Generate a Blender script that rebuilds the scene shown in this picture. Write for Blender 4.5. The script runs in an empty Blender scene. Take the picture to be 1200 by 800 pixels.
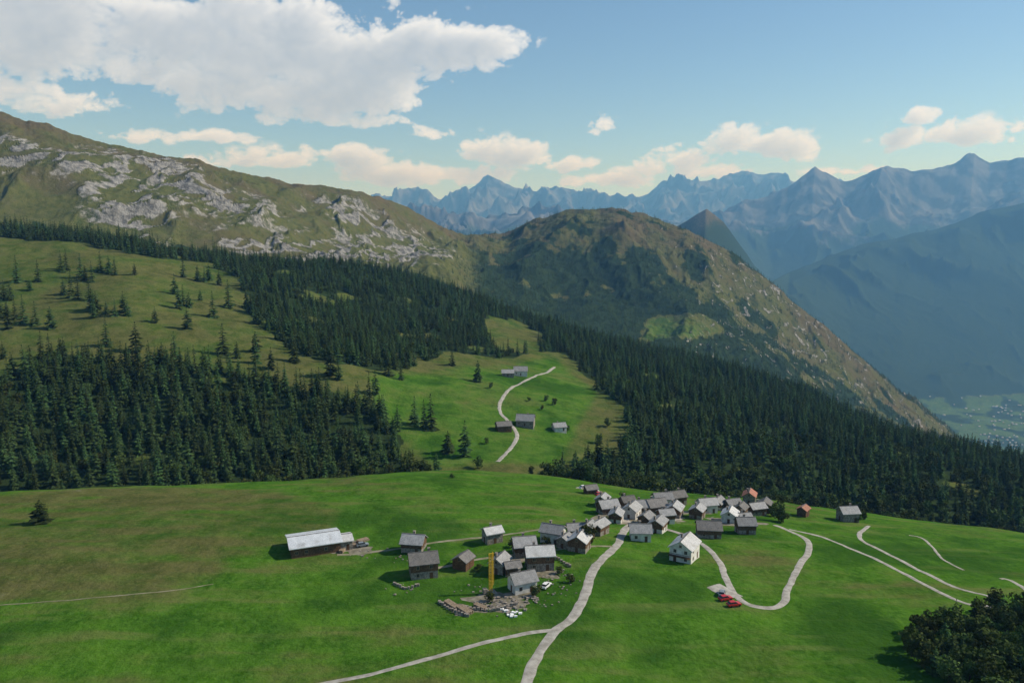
import bpy, math, random, time
import numpy as np
from mathutils import Vector, Matrix
random.seed(7); rng=np.random.default_rng(7)
scene=bpy.context.scene
for attr,val in (('view_transform','Standard'),('look','None')):
    try: setattr(scene.view_settings,attr,val)
    except Exception: pass
scene.view_settings.exposure=0
COL=scene.collection

# ------------------------------------------------------------------ sight lines (survey of the valley from the lookout)
FPX=900.0; PITCH=math.atan(130/900.0); C,S_=math.cos(PITCH),math.sin(PITCH)
def sight(px,py):
    """bearing tangent x/y and slope z/y of a sight line taken from the lookout point"""
    u=(px-600)/FPX; v=(400-py)/FPX; k=C+v*S_
    return u/k,(-S_+v*C)/k
def kn(px,py,Y):
    t,m=sight(px,py); return (t,Y,m*Y)
def kz(px,z,Y): return ((px-600)/FPX,Y,z)

# ------------------------------------------------------------------ noise
_r=np.random.default_rng(3); PERM=_r.permutation(256); PERM=np.concatenate([PERM,PERM,PERM])
_a=np.linspace(0,2*np.pi,16,endpoint=False); GX=np.cos(_a); GY=np.sin(_a)
def pn(x,y,seed=0):
    x=x+seed*17.31; y=y-seed*9.73
    xi=np.floor(x).astype(np.int64); yi=np.floor(y).astype(np.int64)
    xf=x-xi; yf=y-yi; xi&=255; yi&=255
    def g(ix,iy,fx,fy):
        h=PERM[PERM[ix&255]+(iy&255)]&15
        return GX[h]*fx+GY[h]*fy
    u=xf*xf*xf*(xf*(xf*6-15)+10); v=yf*yf*yf*(yf*(yf*6-15)+10)
    a=g(xi,yi,xf,yf); b=g(xi+1,yi,xf-1,yf); c=g(xi,yi+1,xf,yf-1); d=g(xi+1,yi+1,xf-1,yf-1)
    return (a+(b-a)*u+(c-a)*v+(a-b-c+d)*u*v)*1.5
def fbm(x,y,o=4,seed=0,g=0.5):
    s=0;a=1;n=0
    for i in range(o):
        s=s+a*pn(x*2**i,y*2**i,seed+i);n+=a;a*=g
    return s/n
def billow(x,y,o=5,seed=0,g=0.5):
    s=0;a=1;n=0
    for i in range(o):
        s=s+a*np.abs(pn(x*2**i,y*2**i,seed+i));n+=a;a*=g
    return s/n
def ridged(x,y,o=5,seed=0,g=0.5):
    s=0;a=1;n=0;w=1
    for i in range(o):
        r=1-np.abs(pn(x*2**i,y*2**i,seed+i))*1.6
        r=np.clip(r,0,1)**2*w; w=np.clip(r*1.6,0.2,1)
        s=s+a*r;n+=a;a*=g
    return s/n
def sstep(a,b,x):
    q=np.clip((x-a)/(b-a),0,1); return q*q*(3-2*q)

# ------------------------------------------------------------------ terrain lines
LN=[]
def line(sm,*p): LN.append((sm,p))
line(10,kz(-300,-96,3),kz(600,-100,3),kz(1500,-104,3))
line(10,kz(-300,-100,60),kz(600,-103,60),kz(1500,-108,60))
line(14,kn(-300,800,175),kn(0,800,170),kn(600,800,166),kn(1200,800,166),kn(1500,800,162))
line(14,kn(-300,660,236),kn(0,660,236),kn(300,655,238),kn(600,650,240),kn(900,655,246),kn(1200,668,248),kn(1500,690,240))
line(9,kn(-300,575,330),kn(0,577,330),kn(200,568,345),kn(400,560,365),kn(480,551,375),kn(560,552,385),kn(640,558,385),kn(760,574,372),kn(900,585,365),kn(1040,605,358),kn(1200,625,350),kn(1500,660,340))
line(14,kn(-300,590,375),kn(0,588,375),kn(400,568,408),kn(500,556,420),kn(600,552,425),kn(700,572,420),kn(900,595,408),kn(1200,640,398),kn(1500,670,390))
line(14,kn(-300,430,500),kn(0,430,520),kn(200,425,540),kn(400,430,570),kn(500,440,600),kn(600,442,640),kn(700,460,640),kn(800,480,620),kn(900,505,600),kn(1000,530,560),kn(1100,552,520),kn(1200,575,500),kn(1500,640,480))
line(14,kn(-300,340,680),kn(0,350,680),kn(150,350,680),kn(300,360,740),kn(400,370,800),kn(500,385,850),kn(600,400,850),kn(700,422,820),kn(800,444,800),kn(900,472,780),kn(1000,498,740),kn(1100,525,680),kn(1200,555,620),kn(1500,620,560))
line(5,kn(-300,262,950),kn(0,272,950),kn(100,277,950),kn(200,297,950),kn(300,308,1000),kn(400,310,1050),kn(470,322,1080),kn(540,342,1100),kn(600,366,1100),kn(700,396,1080),kn(800,418,1040),kn(870,434,1000),kn(950,464,930),kn(1050,512,840),kn(1120,527,780),kn(1200,542,720),kn(1500,600,650))
line(10,kn(-300,275,1120),kn(0,280,1120),kn(300,318,1180),kn(450,335,1250),kn(600,400,1280),kn(800,450,1250),kn(1000,525,1150),kn(1120,565,1050),kn(1200,590,950),kn(1500,640,900))
line(10,kn(-300,270,1300),kn(0,272,1300),kn(300,310,1400),kn(450,320,1550),kn(540,340,1600),kn(600,380,1600),kn(700,402,1600),kn(800,414,1650),kn(900,440,1700),kn(1000,505,1750),kn(1100,545,1700),kn(1200,590,1700),kn(1500,640,1700))
line(6,kn(-300,170,1480),kn(0,210,1500),kn(100,222,1520),kn(200,242,1580),kn(300,264,1650),kn(400,275,1800),kn(500,292,2000),kn(560,315,2100),kn(600,327,2100),kn(700,332,2100),kn(800,342,2150),kn(900,385,2200),kn(1000,458,2200),kn(1060,492,2150),kn(1120,530,2100),kn(1200,580,2100),kn(1500,640,2100))
line(1.5,kn(-300,70,1700),kn(0,130,1750),kn(60,147,1780),kn(130,168,1850),kn(195,181,1900),kn(300,205,2000),kn(350,217,2080),kn(410,222,2150),kn(470,240,2300),kn(510,262,2450),kn(545,278,2600),kn(590,274,2700),kn(620,260,2700),kn(660,247,2700),kn(725,243,2650),kn(755,250,2650),kn(800,268,2600),kn(850,290,2600),kn(900,328,2550),kn(950,368,2500),kn(1000,412,2450),kn(1050,455,2400),kn(1100,495,2350),kn(1130,518,2300),kn(1200,575,2300),kn(1500,620,2300))
line(4,kz(-300,-400,3600),kz(700,-500,3600),kz(900,-900,4000),kz(1000,-1300,4400),kz(1100,-1470,4600),kz(1500,-1470,4600))
line(3,kz(-300,-500,4600),kz(750,-500,4600),kz(828,-300,4900),kz(900,-1000,5500),kz(1000,-1450,5900),kz(1200,-1450,6300),kz(1500,-1450,6400))
line(.6,kn(-300,300,6000),kn(700,300,5600),kn(770,278,5600),kn(800,262,5600),kn(828,245,5600),kn(848,260,5700),kn(870,290,6200),kn(900,330,7500),kn(925,318,8500),kn(960,305,8800),kn(1000,290,9000),kn(1060,276,9200),kn(1100,268,9300),kn(1150,250,9400),kn(1200,236,9400),kn(1500,200,9500))
line(3,kz(-300,-400,7500),kz(800,-400,8000),kz(900,-800,10200),kz(1200,-300,10900),kz(1500,-300,11000))
line(.4,kn(-300,280,13500),kn(300,275,13500),kn(480,250,13500),kn(520,255,13500),kn(560,262,13500),kn(600,256,13500),kn(640,250,13500),kn(700,262,13500),kn(800,262,13500),kn(840,255,13500),kn(870,238,13500),kn(900,226,13500),kn(925,215,13500),kn(940,202,13500),kn(955,191,13500),kn(972,200,13500),kn(985,206,13500),kn(1000,205,13500),kn(1040,196,13500),kn(1070,201,13500),kn(1100,196,13500),kn(1120,192,13500),kn(1142,180,13500),kn(1160,186,13500),kn(1200,179,13500),kn(1500,172,13500))
line(3,kz(-300,-300,16500),kz(600,-300,16500),kz(1500,-300,16500))
line(.3,kn(-300,260,22000),kn(400,262,22000),kn(440,228,22000),kn(470,226,22000),kn(490,221,22000),kn(500,230,22000),kn(520,236,22000),kn(545,224,22000),kn(560,213,22000),kn(572,206,22000),kn(590,215,22000),kn(620,224,22000),kn(650,218,22000),kn(700,225,22000),kn(735,230,22000),kn(760,228,22000),kn(780,214,22000),kn(800,208,22000),kn(820,214,22000),kn(850,207,22000),kn(880,202,22000),kn(910,203,22000),kn(930,212,22000),kn(1000,212,22000),kn(1100,212,22000),kn(1500,210,22000))
line(3,kz(-300,-500,27000),kz(1500,-500,27000))
line(3,kz(-300,-500,90000),kz(1500,-500,90000))
K=len(LN)
tcen=np.linspace(-0.78,0.78,1180)
tl=-0.78-np.geomspace(0.004,1.4,60)[::-1]; tr=0.78+np.geomspace(0.004,1.4,60)
TT=np.concatenate([tl,tcen,tr]); NC=len(TT)
YA=[3,60,130,450,1200,1300,2800,4600,5000,9600,10500,14000,16500,22500,27000,90000]
YN=[8,30,240,220,20,360,60,30,220,25,180,25,190,20,12]
YY=[3.0]
for i,n in enumerate(YN): YY+=list(np.linspace(YA[i],YA[i+1],n+1)[1:])
YY=np.array(YY); NR=len(YY)
def gsm(a,s):
    if s<=0.3: return a
    r=int(3*s)+1; k=np.exp(-0.5*(np.arange(-r,r+1)/s)**2); k/=k.sum()
    return np.convolve(np.pad(a,r,mode='edge'),k,mode='valid')
YK=np.zeros((K,NC)); ZK=np.zeros((K,NC))
for i,(sm,p) in enumerate(LN):
    tp=np.array([q[0] for q in p]); yp=np.array([q[1] for q in p]); zp=np.array([q[2] for q in p])
    mk=zp/yp
    YK[i]=gsm(np.interp(TT,tp,yp),sm); m_=gsm(np.interp(TT,tp,mk),sm)
    if i==12: m_=m_+fbm(TT*22,TT*0+.7,5,301,.55)*.005
    if i==15: m_=m_+fbm(TT*16,TT*0+.4,4,303,.5)*.004
    if i==17: m_=m_+fbm(TT*26,TT*0+.4,3,305,.5)*.007; YK[i]=YK[i]+450*fbm(TT*9,TT*0+.2,3,311)
    if i==19: m_=m_+fbm(TT*36,TT*0+.4,3,307,.5)*.006; YK[i]=YK[i]+700*fbm(TT*9,TT*0+.2,3,313)
    ZK[i]=m_*YK[i]
h=np.diff(YK,axis=0); d=np.diff(ZK,axis=0)/h
M=np.zeros_like(ZK); M[0]=d[0]; M[-1]=d[-1]
w1=2*h[1:]+h[:-1]; w2=h[1:]+2*h[:-1]
with np.errstate(divide='ignore',invalid='ignore'):
    hm=(w1+w2)/(w1/d[:-1]+w2/d[1:])
M[1:-1]=np.where(d[:-1]*d[1:]>0,hm,0)
Z=np.zeros((NR,NC)); Yg=YY[:,None]
for k in range(K-1):
    r0=np.searchsorted(YY,YK[k].min())-1; r1=np.searchsorted(YY,YK[k+1].max())+1
    r0=max(r0,0); r1=min(r1,NR)
    yy=Yg[r0:r1]; m=(yy>=YK[k])&(yy<=YK[k+1])
    s=(yy-YK[k])/h[k]
    lin=ZK[k]+s*(ZK[k+1]-ZK[k])
    her=(2*s**3-3*s**2+1)*ZK[k]+(s**3-2*s**2+s)*h[k]*M[k]+(-2*s**3+3*s**2)*ZK[k+1]+(s**3-s**2)*h[k]*M[k+1]
    f=1.0 if k<11 else (0.5 if k<13 else 0.12)
    zz=lin+(her-lin)*f
    Z[r0:r1]=np.where(m,zz,Z[r0:r1])
XG=TT[None,:]*Yg+0*Z; YG=Yg+0*Z
def rows(a,b): return slice(max(np.searchsorted(YY,a)-1,0),min(np.searchsorted(YY,b)+1,NR))
def addn(a,b,fn):
    sl=rows(a,b); Z[sl]+=fn(XG[sl],YG[sl])
def env(Y,pts):
    return np.interp(Y,[p[0] for p in pts],[p[1] for p in pts])
addn(20,1400,lambda x,y: env(y,[(20,1),(150,2.0),(360,1.5),(450,2.5),(900,6),(1400,0)])*fbm(x/70,y/70,3,1))
addn(60,1200,lambda x,y: env(y,[(60,.3),(350,.5),(500,.9),(1200,1.2)])*fbm(x/16,y/16,3,5))
YL=YK[12][None,:]
def mtn(x,y):
    e=env(y,[(1150,0),(1400,18),(1700,52),(2700,60),(3400,10)])
    w=1-0.85*np.exp(-((y-YL)/130)**2)
    xx=x+40*fbm(x/300,y/300,2,30); a=xx*0.92-y*0.38; b=xx*0.38+y*0.92
    ar=x*0.85-y*0.5; bb=x*.5+y*.85
    left=sstep(0.02,-0.12,x/y)
    crag=(ridged(ar/95+.6*fbm(x/120,y/120,2,33),bb/210,5,16,0.62)-.35)*20*sstep(1300,1500,y)*(.25+.75*sstep(-.1,.15,fbm(x/260,y/260,2,18)+.1))
    return e*w*(ridged(a/330,b/700,6,11,0.55)-0.33)+ e*0.12*fbm(x/40,y/40,4,14,0.6)+crag*np.where(w<.4,.25,1)*(.8+.5*left)*sstep(3300,2800,y)
addn(1150,3400,mtn)
def far3(x,y):
    YO=YK[15][None,:]
    e=env(y,[(4700,0),(5000,60),(6400,60),(6900,260),(9000,330),(10500,150)])
    e=np.where(x/y>0.40,env(y,[(4700,0),(6250,0),(6900,280),(9000,420),(10500,150)]),e)
    w=1-0.9*np.exp(-((y-YO)/420)**2)
    wx=x+420*fbm(x/1500,y/1500,3,40); wy=y+420*fbm(x/1500,y/1500,3,44)
    return e*w*(ridged((wx*.9+wy*.35)/1300,(wy*.9-wx*.35)/1900,7,21,0.58)-0.35)
addn(4700,10500,far3)
def far2(x,y):
    e=env(y,[(10000,0),(11000,450),(13500,780),(15500,250),(17000,500),(21000,1000),(24000,350),(27000,0)])
    w=1-0.80*np.exp(-((y-YK[17][None,:])/500)**2)-0.82*np.exp(-((y-YK[19][None,:])/800)**2)
    wx=x+600*fbm(x/2500,y/2500,4,50); wy=y+600*fbm(x/2500,y/2500,4,56)
    return e*w*(ridged((wx*.85+wy*.5)/1700,(wy*.85-wx*.5)/1700,8,31,0.54)-0.40)
addn(10000,27000,far2)

def zat(x,y):
    x=np.asarray(x,float); y=np.asarray(y,float); t=x/y
    i=np.clip(np.searchsorted(YY,y)-1,0,NR-2); j=np.clip(np.searchsorted(TT,t)-1,0,NC-2)
    a=np.clip((y-YY[i])/(YY[i+1]-YY[i]),0,1); b=np.clip((t-TT[j])/(TT[j+1]-TT[j]),0,1)
    return (Z[i,j]*(1-a)*(1-b)+Z[i+1,j]*a*(1-b)+Z[i,j+1]*(1-a)*b+Z[i+1,j+1]*a*b)
def ground(px,py,ymin=60):
    t,m=sight(px,py)
    yy=YY[(YY>ymin)&(YY<4000)]; zz=zat(t*yy,yy)-m*yy
    k=np.argmax(zz>0)
    if zz[k]<=0: k=len(yy)-1
    if k==0: y=yy[0]
    else: y=yy[k-1]+(yy[k]-yy[k-1])*(-zz[k-1])/(zz[k]-zz[k-1]+1e-9)
    return t*y,y
def gpoly(pts): return np.array([ground(*p) for p in pts])
def inside(P,x,y):
    r=np.zeros(np.shape(x),bool); n=len(P)
    for i in range(n):
        x1,y1=P[i]; x2,y2=P[(i+1)%n]
        if y1==y2: continue
        c=((y1>y)!=(y2>y))&(x<(x2-x1)*(y-y1)/(y2-y1)+x1)
        r^=c
    return r
def lineY(k,t): return np.interp(t,TT,YK[k])

# ------------------------------------------------------------------ land cover
MEAD=[gpoly([(-200,285),(0,278),(90,285),(190,303),(245,308),(285,335),(295,375),(330,405),(370,428),(440,440),(500,425),(530,412),(600,420),(650,412),(678,430),(700,455),(740,490),(748,520),(700,545),(640,548),(560,552),(490,550),(470,515),(440,480),(400,462),(340,450),(270,440),(200,425),(120,428),(60,415),(0,442),(-200,445)]),
      gpoly([(566,375),(600,372),(640,392),(628,412),(580,412)])]
def forest(x,y):
    t=x/y
    wx=x+16*fbm(x/45,y/45,4,60); wy=y+30*fbm(x/45,y/45,4,65)
    f=(wy>lineY(4,t)+18).astype(float)
    for P in MEAD: f=np.where(inside(P,wx,wy),0,f)
    gap=fbm(x/55,y/70,3,68); f=f*np.where((t<-.02)&(y>480),sstep(.38,.26,gap),sstep(.55,.36,gap))
    f=np.where(y>lineY(8,t)+60, 0.9*(t>-0.18),f)
    q=(y-lineY(10,t))/(lineY(12,t)-lineY(10,t))
    n=fbm(x/130,y/190,5,70,.65)
    hill=sstep(-0.10,0.0,t)
    fm=hill*sstep(-0.08,0.20,n+0.66-0.74*q-0.22*sstep(0.16,0.4,t)*(q>0.1)-.30*np.exp(-((t-.1)/.1)**2)*(q>.8)) + (1-hill)*0.9*sstep(0.16,0.3,n-q*1.2+0.12)
    fm=np.maximum(fm,hill*.5*sstep(-.15,.25,fbm(x/35,y/50,4,75,.65)))
    fm=np.where(q>1,hill*0.6,fm)
    f=np.where(q>0,np.clip(fm,0,1),f)
    return f
def blur(A,n):
    for _ in range(n):
        B=A.copy(); B[1:-1]=(A[:-2]+2*A[1:-1]+A[2:])/4
        A=B.copy(); A[:,1:-1]=(B[:,:-2]+2*B[:,1:-1]+B[:,2:])/4
    return A
FOR=forest(XG,YG); FOR=blur(FOR,1)
gy=np.gradient(Z,axis=0)/np.gradient(YY)[:,None]
gx=np.gradient(Z,axis=1)/(np.gradient(TT)[None,:]*Yg)
SL=np.sqrt(gx**2+gy**2)
TG=TT[None,:]+0*Z
Q=(YG-YK[10])/(YK[12]-YK[10])
near=YG<lineY(4,TT)[None,:]+15
dryP=[gpoly([(-300,573),(0,580),(200,572),(340,575),(400,600),(390,622),(330,640),(260,676),(120,695),(0,702),(-300,705)])]
s0=rows(100,460)
dm=np.zeros_like(Z); x0=XG[s0];y0=YG[s0]; wx=x0+12*fbm(x0/40,y0/40,4,80); wy=y0+10*fbm(x0/40,y0/40,4,83)
dm[s0]=inside(dryP[0],wx,wy)
dm=blur(dm,30)
G60=fbm(XG/60,YG/60,5,200,.6); G300=fbm(XG/300,YG/300,6,210,.6)
GST=fbm(XG/50+YG/90,YG/7,4,220,.6)
DRY=np.where(near,0.17+0.34*dm+0.65*G60+.45*GST,0.55+0.5*G60)
DRY=np.where(YG>1200,0.86+0.35*fbm(XG/200,YG/200,3,92)+0.4*np.clip(Q-0.45,0,1)+.3*G60,DRY)
cP=gpoly([(430,440),(560,430),(650,420),(700,460),(650,545),(520,548),(450,500)])
s1=rows(380,900); cm=np.zeros_like(Z); cm[s1]=inside(cP,XG[s1],YG[s1]); cm=blur(cm,10); DRY-=0.32*cm
hillP=gpoly([(690,392),(760,372),(800,366),(850,385),(800,398),(740,400)])
s2=rows(1300,2600); hm_=np.zeros_like(Z); hx=XG[s2]+25*fbm(XG[s2]/60,YG[s2]/60,3,84); hy=YG[s2]+35*fbm(XG[s2]/60,YG[s2]/60,3,87); hm_[s2]=inside(hillP,hx,hy); hm_=blur(hm_,4); DRY-=0.42*hm_; FOR*=1-np.clip(hm_*1.5,0,1)
DRY=np.clip(DRY,0,1.4)
def tq(px): return (px-600)/FPX
R_=np.zeros_like(Z)
for (px,q,rp,rq) in [(25,.62,55,.10),(180,.75,60,.16),(160,.35,44,.28),(215,.6,40,.2),(270,.55,55,.12),(320,.22,55,.16),(380,.25,70,.18),(440,.35,60,.2),(485,.5,40,.2),(420,.7,50,.10),(100,.6,60,.1)]:
    R_=np.maximum(R_,np.exp(-((TG-tq(px))*FPX/rp)**2-((Q-q)/rq)**2)*(Q>0)*(Q<1.2))
rn=np.zeros_like(Z); s3=rows(1250,3200)
xs,ys=XG[s3],YG[s3]; ar=xs*.85-ys*.5; bb=xs*.5+ys*.85
rn[s3]=ridged(ar/38+.5*fbm(xs/50,ys/50,2,96),bb/120,5,95,0.65)
ROCK=np.where((YG>1250)&(YG<3200),np.clip(R_,0,1)**.6*sstep(0.26,0.56,rn+.28*(SL-.45))*1.15+0.7*sstep(0.40,0.66,rn)*sstep(0.35,0.7,SL)*sstep(0.10,0.3,TG),0)
farm=YG>4900
zr=fbm(XG/900,YG/900,4,97)
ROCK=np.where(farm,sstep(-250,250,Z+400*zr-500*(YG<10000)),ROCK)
FOR=np.where(farm,sstep(400,-100,Z+300*zr)*0.95,FOR)
FOR=np.where((YG>6300)&(YG<10500),.95*sstep(700,200,Z+200*zr),FOR)
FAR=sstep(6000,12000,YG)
valley=(YG>4300)&(YG<6500)&(Z<-1380)
FOR=np.where(valley,0.1+0.6*sstep(-.05,0.2,fbm(XG/250,YG/250,3,99)),FOR); ROCK=np.where(valley,0,ROCK); DRY=np.where(valley,0.35,DRY)

def mesh_from(name,V,F,mats=(),smooth=True,matidx=None):
    me=bpy.data.meshes.new(name); V=np.asarray(V,np.float32); F=np.asarray(F,np.int32)
    me.vertices.add(len(V)); me.vertices.foreach_set('co',V.ravel())
    n=F.shape[1]; me.loops.add(F.size); me.loops.foreach_set('vertex_index',F.ravel())
    me.polygons.add(len(F)); me.polygons.foreach_set('loop_start',np.arange(0,F.size,n,dtype=np.int32))
    if matidx is not None: me.polygons.foreach_set('material_index',np.asarray(matidx,np.int32))
    me.polygons.foreach_set('use_smooth',np.full(len(F),smooth))
    for m in mats: me.materials.append(m)
    me.update(calc_edges=True); me.validate()
    return me
def obj(name,me,parent=None,loc=None):
    o=bpy.data.objects.new(name,me); COL.objects.link(o)
    if parent: o.parent=parent
    if loc is not None: o.location=loc
    return o
def grid_faces(nr,nc):
    a=np.arange(nr-1)[:,None]*nc+np.arange(nc-1)[None,:]
    return np.stack([a,a+1,a+nc+1,a+nc],-1).reshape(-1,4)
def fattr(me,name,arr):
    at=me.attributes.new(name,'FLOAT','POINT'); at.data.foreach_set('value',np.asarray(arr,np.float32).ravel())

# ------------------------------------------------------------------ material helpers
class NB:
    def __init__(s,nt): s.nt=nt; s.n=nt.nodes; s.l=nt.links
    def new(s,t,**k):
        n=s.n.new(t)
        for a,b in k.items(): setattr(n,a,b)
        return n
    def set(s,sock,v):
        if isinstance(v,bpy.types.NodeSocket): s.l.new(v,sock)
        elif v is not None: sock.default_value=v
    def math(s,op,a,b=None,c=None,clamp=False):
        n=s.new('ShaderNodeMath',operation=op,use_clamp=clamp); s.set(n.inputs[0],a); s.set(n.inputs[1],b)
        if c is not None: s.set(n.inputs[2],c)
        return n.outputs[0]
    def mix(s,f,a,b,bt='MIX'):
        n=s.new('ShaderNodeMix',data_type='RGBA',blend_type=bt); s.set(n.inputs[0],f)
        A=n.inputs[6];B=n.inputs[7]
        s.set(A,a if isinstance(a,bpy.types.NodeSocket) else (*a,1)); s.set(B,b if isinstance(b,bpy.types.NodeSocket) else (*b,1))
        return n.outputs[2]
    def noise(s,vec,scale,det=4,rough=0.55,dist=0):
        n=s.new('ShaderNodeTexNoise'); s.set(n.inputs['Vector'],vec); n.inputs['Scale'].default_value=scale
        n.inputs['Detail'].default_value=det; n.inputs['Roughness'].default_value=rough; n.inputs['Distortion'].default_value=dist
        return n.outputs[0]
    def ramp(s,f,a,b,lo=0,hi=1):
        n=s.new('ShaderNodeMapRange',interpolation_type='SMOOTHSTEP'); s.set(n.inputs[0],f)
        for i,v in enumerate((a,b,lo,hi)): n.inputs[i+1].default_value=v
        return n.outputs[0]
    def attr(s,name):
        n=s.new('ShaderNodeAttribute',attribute_name=name); return n.outputs['Fac']
def material(name):
    m=bpy.data.materials.new(name); m.use_nodes=True; nb=NB(m.node_tree); b=m.node_tree.nodes['Principled BSDF']
    b.inputs['Roughness'].default_value=0.9; b.inputs['Specular IOR Level'].default_value=0.15
    return m,nb,b
def simple(name,c1,c2,scale=1.0,rough=0.9,bump=0.0,det=3):
    m,nb,b=material(name); tc=nb.new('ShaderNodeTexCoord'); v=tc.outputs['Object']
    f=nb.ramp(nb.noise(v,scale,det),0.3,0.7)
    nb.set(b.inputs['Base Color'],nb.mix(f,c1,c2)); b.inputs['Roughness'].default_value=rough
    return m

# terrain material
mt,nb,b=material('alpine_ground')
pos=nb.new('ShaderNodeNewGeometry').outputs['Position']
n12=nb.noise(pos,1/12,4,0.65); n2=nb.noise(pos,1/1.7,3,0.7)
g60=nb.attr('g60'); g300=nb.attr('g300'); gst=nb.attr('gst')
lush=nb.mix(nb.ramp(n12,.3,.7),(0.028,0.090,0.006),(0.066,0.160,0.013))
lush=nb.mix(nb.math('MULTIPLY',nb.ramp(n2,.35,.75),.65),lush,(0.095,0.19,0.028))
lush=nb.mix(nb.math('MULTIPLY',nb.ramp(gst,.05,.4),.65),lush,(0.125,0.19,0.042))
lush=nb.mix(nb.math('MULTIPLY',nb.ramp(g60,0.0,-.35),.7),lush,(0.020,0.062,0.008))
olive=nb.mix(nb.ramp(n12,.3,.7),(0.055,0.07,0.018),(0.105,0.11,0.036))
olive=nb.mix(nb.math('MULTIPLY',nb.ramp(n2,.4,.8),.6),olive,(0.15,0.14,0.06))
brown=nb.mix(nb.ramp(n12,.3,.7),(0.125,0.095,0.052),(0.085,0.075,0.04))
dd=nb.math('ADD',nb.attr('dry'),nb.math('MULTIPLY',nb.math('SUBTRACT',n12,.5),.5))
grass=nb.mix(nb.ramp(dd,0.05,0.7),lush,olive)
grass=nb.mix(nb.ramp(dd,0.8,1.25),grass,brown)
ff=nb.mix(n12,(0.016,0.03,0.012),(0.035,0.055,0.02))
fa=nb.ramp(nb.math('ADD',nb.attr('forest'),nb.math('MULTIPLY',nb.math('SUBTRACT',n12,.5),.9)),0.35,0.7)
c=nb.mix(fa,grass,ff)
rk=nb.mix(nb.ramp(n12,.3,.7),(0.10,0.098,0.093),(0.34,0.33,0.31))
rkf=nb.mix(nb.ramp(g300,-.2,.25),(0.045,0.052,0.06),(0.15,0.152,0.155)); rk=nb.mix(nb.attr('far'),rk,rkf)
rf=nb.ramp(nb.math('ADD',nb.attr('rock'),nb.math('ADD',nb.math('MULTIPLY',nb.math('SUBTRACT',n12,.5),1.1),nb.math('MULTIPLY',g60,.5))),0.35,0.75)
c=nb.mix(rf,c,rk); nb.set(b.inputs['Base Color'],c)
b.inputs['Roughness'].default_value=1; b.inputs['Specular IOR Level'].default_value=0.0
bp=nb.new('ShaderNodeBump'); bp.inputs['Distance'].default_value=1.0; bp.inputs['Strength'].default_value=0.8
hn=nb.noise(pos,1/9,5,0.7)
nb.set(bp.inputs['Height'],nb.math('MULTIPLY',hn,nb.math('ADD',1.8,nb.math('MULTIPLY',nb.attr('rock'),9)))); nb.set(b.inputs['Normal'],bp.outputs[0])
V=np.stack([XG,YG,Z],-1).reshape(-1,3)
me=mesh_from('terrain',V,grid_faces(NR,NC),[mt])
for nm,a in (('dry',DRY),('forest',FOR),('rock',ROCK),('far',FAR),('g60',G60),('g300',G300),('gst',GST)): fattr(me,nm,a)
obj('terrain',me)

# ------------------------------------------------------------------ trees
def leafmat(name,c1,c2,var=0.5):
    m,nb,b=material(name); oi=nb.new('ShaderNodeObjectInfo'); ge=nb.new('ShaderNodeNewGeometry')
    cc=nb.mix(ge.outputs['Random Per Island'],c1,c2)
    hs=nb.new('ShaderNodeHueSaturation'); nb.set(hs.inputs['Color'],cc)
    nb.set(hs.inputs['Value'],nb.math('MULTIPLY_ADD',oi.outputs['Random'],var,1-var*.45))
    nb.set(hs.inputs['Hue'],nb.math('MULTIPLY_ADD',oi.outputs['Random'],0.06,0.465))
    nb.set(b.inputs['Base Color'],hs.outputs[0]); b.inputs['Specular IOR Level'].default_value=0.0; b.inputs['Roughness'].default_value=1
    return m
bark=simple('bark',(0.05,0.035,0.025),(0.09,0.07,0.05),3)
needles=leafmat('spruce_needles',(0.015,0.032,0.013),(0.048,0.076,0.024),0.95)
leaves=leafmat('broad_leaves',(0.045,0.072,0.020),(0.095,0.13,0.036),0.8)
def spruce_mesh(seed,H=20,R=3.6,tiers=15,per=8,name='spruce'):
    r=random.Random(seed); V=[];F=[];MI=[]
    def tri(*q):
        i=len(V); V.extend(q); F.append([i,i+1,i+2])
    n=6
    for i in range(n):
        a0=2*math.pi*i/n;a1=2*math.pi*(i+1)/n; rb=H*0.014; 
        tri((rb*math.cos(a0),rb*math.sin(a0),-1),(rb*math.cos(a1),rb*math.sin(a1),-1),(0,0,H*.97)); MI.append(0)
    for k in range(tiers):
        zf=0.06+0.9*(k/(tiers-1))**0.92; z=H*zf; rad=R*(1-zf)**0.72*(0.75+0.4*r.random())+0.12
        p=max(5,int(per*(1-0.35*zf))); off=r.random()*6
        for j in range(p):
            a=off+2*math.pi*(j+r.uniform(-.25,.25))/p; rr=rad*r.uniform(.6,1.2); w=rr*r.uniform(.30,.42)+.1
            ca,sa=math.cos(a),math.sin(a); zz=z+r.uniform(-.02,.02)*H; dr=rr*r.uniform(.25,.5)
            root=(0,0,zz+0.12*rr); mid=(ca*rr*.55,sa*rr*.55,zz+0.02*rr)
            L=(ca*rr*.6-sa*w,sa*rr*.6+ca*w,zz-dr*.75); Rt=(ca*rr*.6+sa*w,sa*rr*.6-ca*w,zz-dr*.75); tip=(ca*rr,sa*rr,zz-dr*.6)
            for q in ((root,mid,L),(root,Rt,mid),(mid,tip,L),(mid,Rt,tip)):
                tri(*q); MI.append(1)
    for j in range(5):
        a=j*1.256; tri((0,0,H*1.0),(math.cos(a)*.3,math.sin(a)*.3,H*.93),(math.cos(a+1.2)*.3,math.sin(a+1.2)*.3,H*.93)); MI.append(1)
    return mesh_from(name,V,F,[bark,needles],False,MI)
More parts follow.
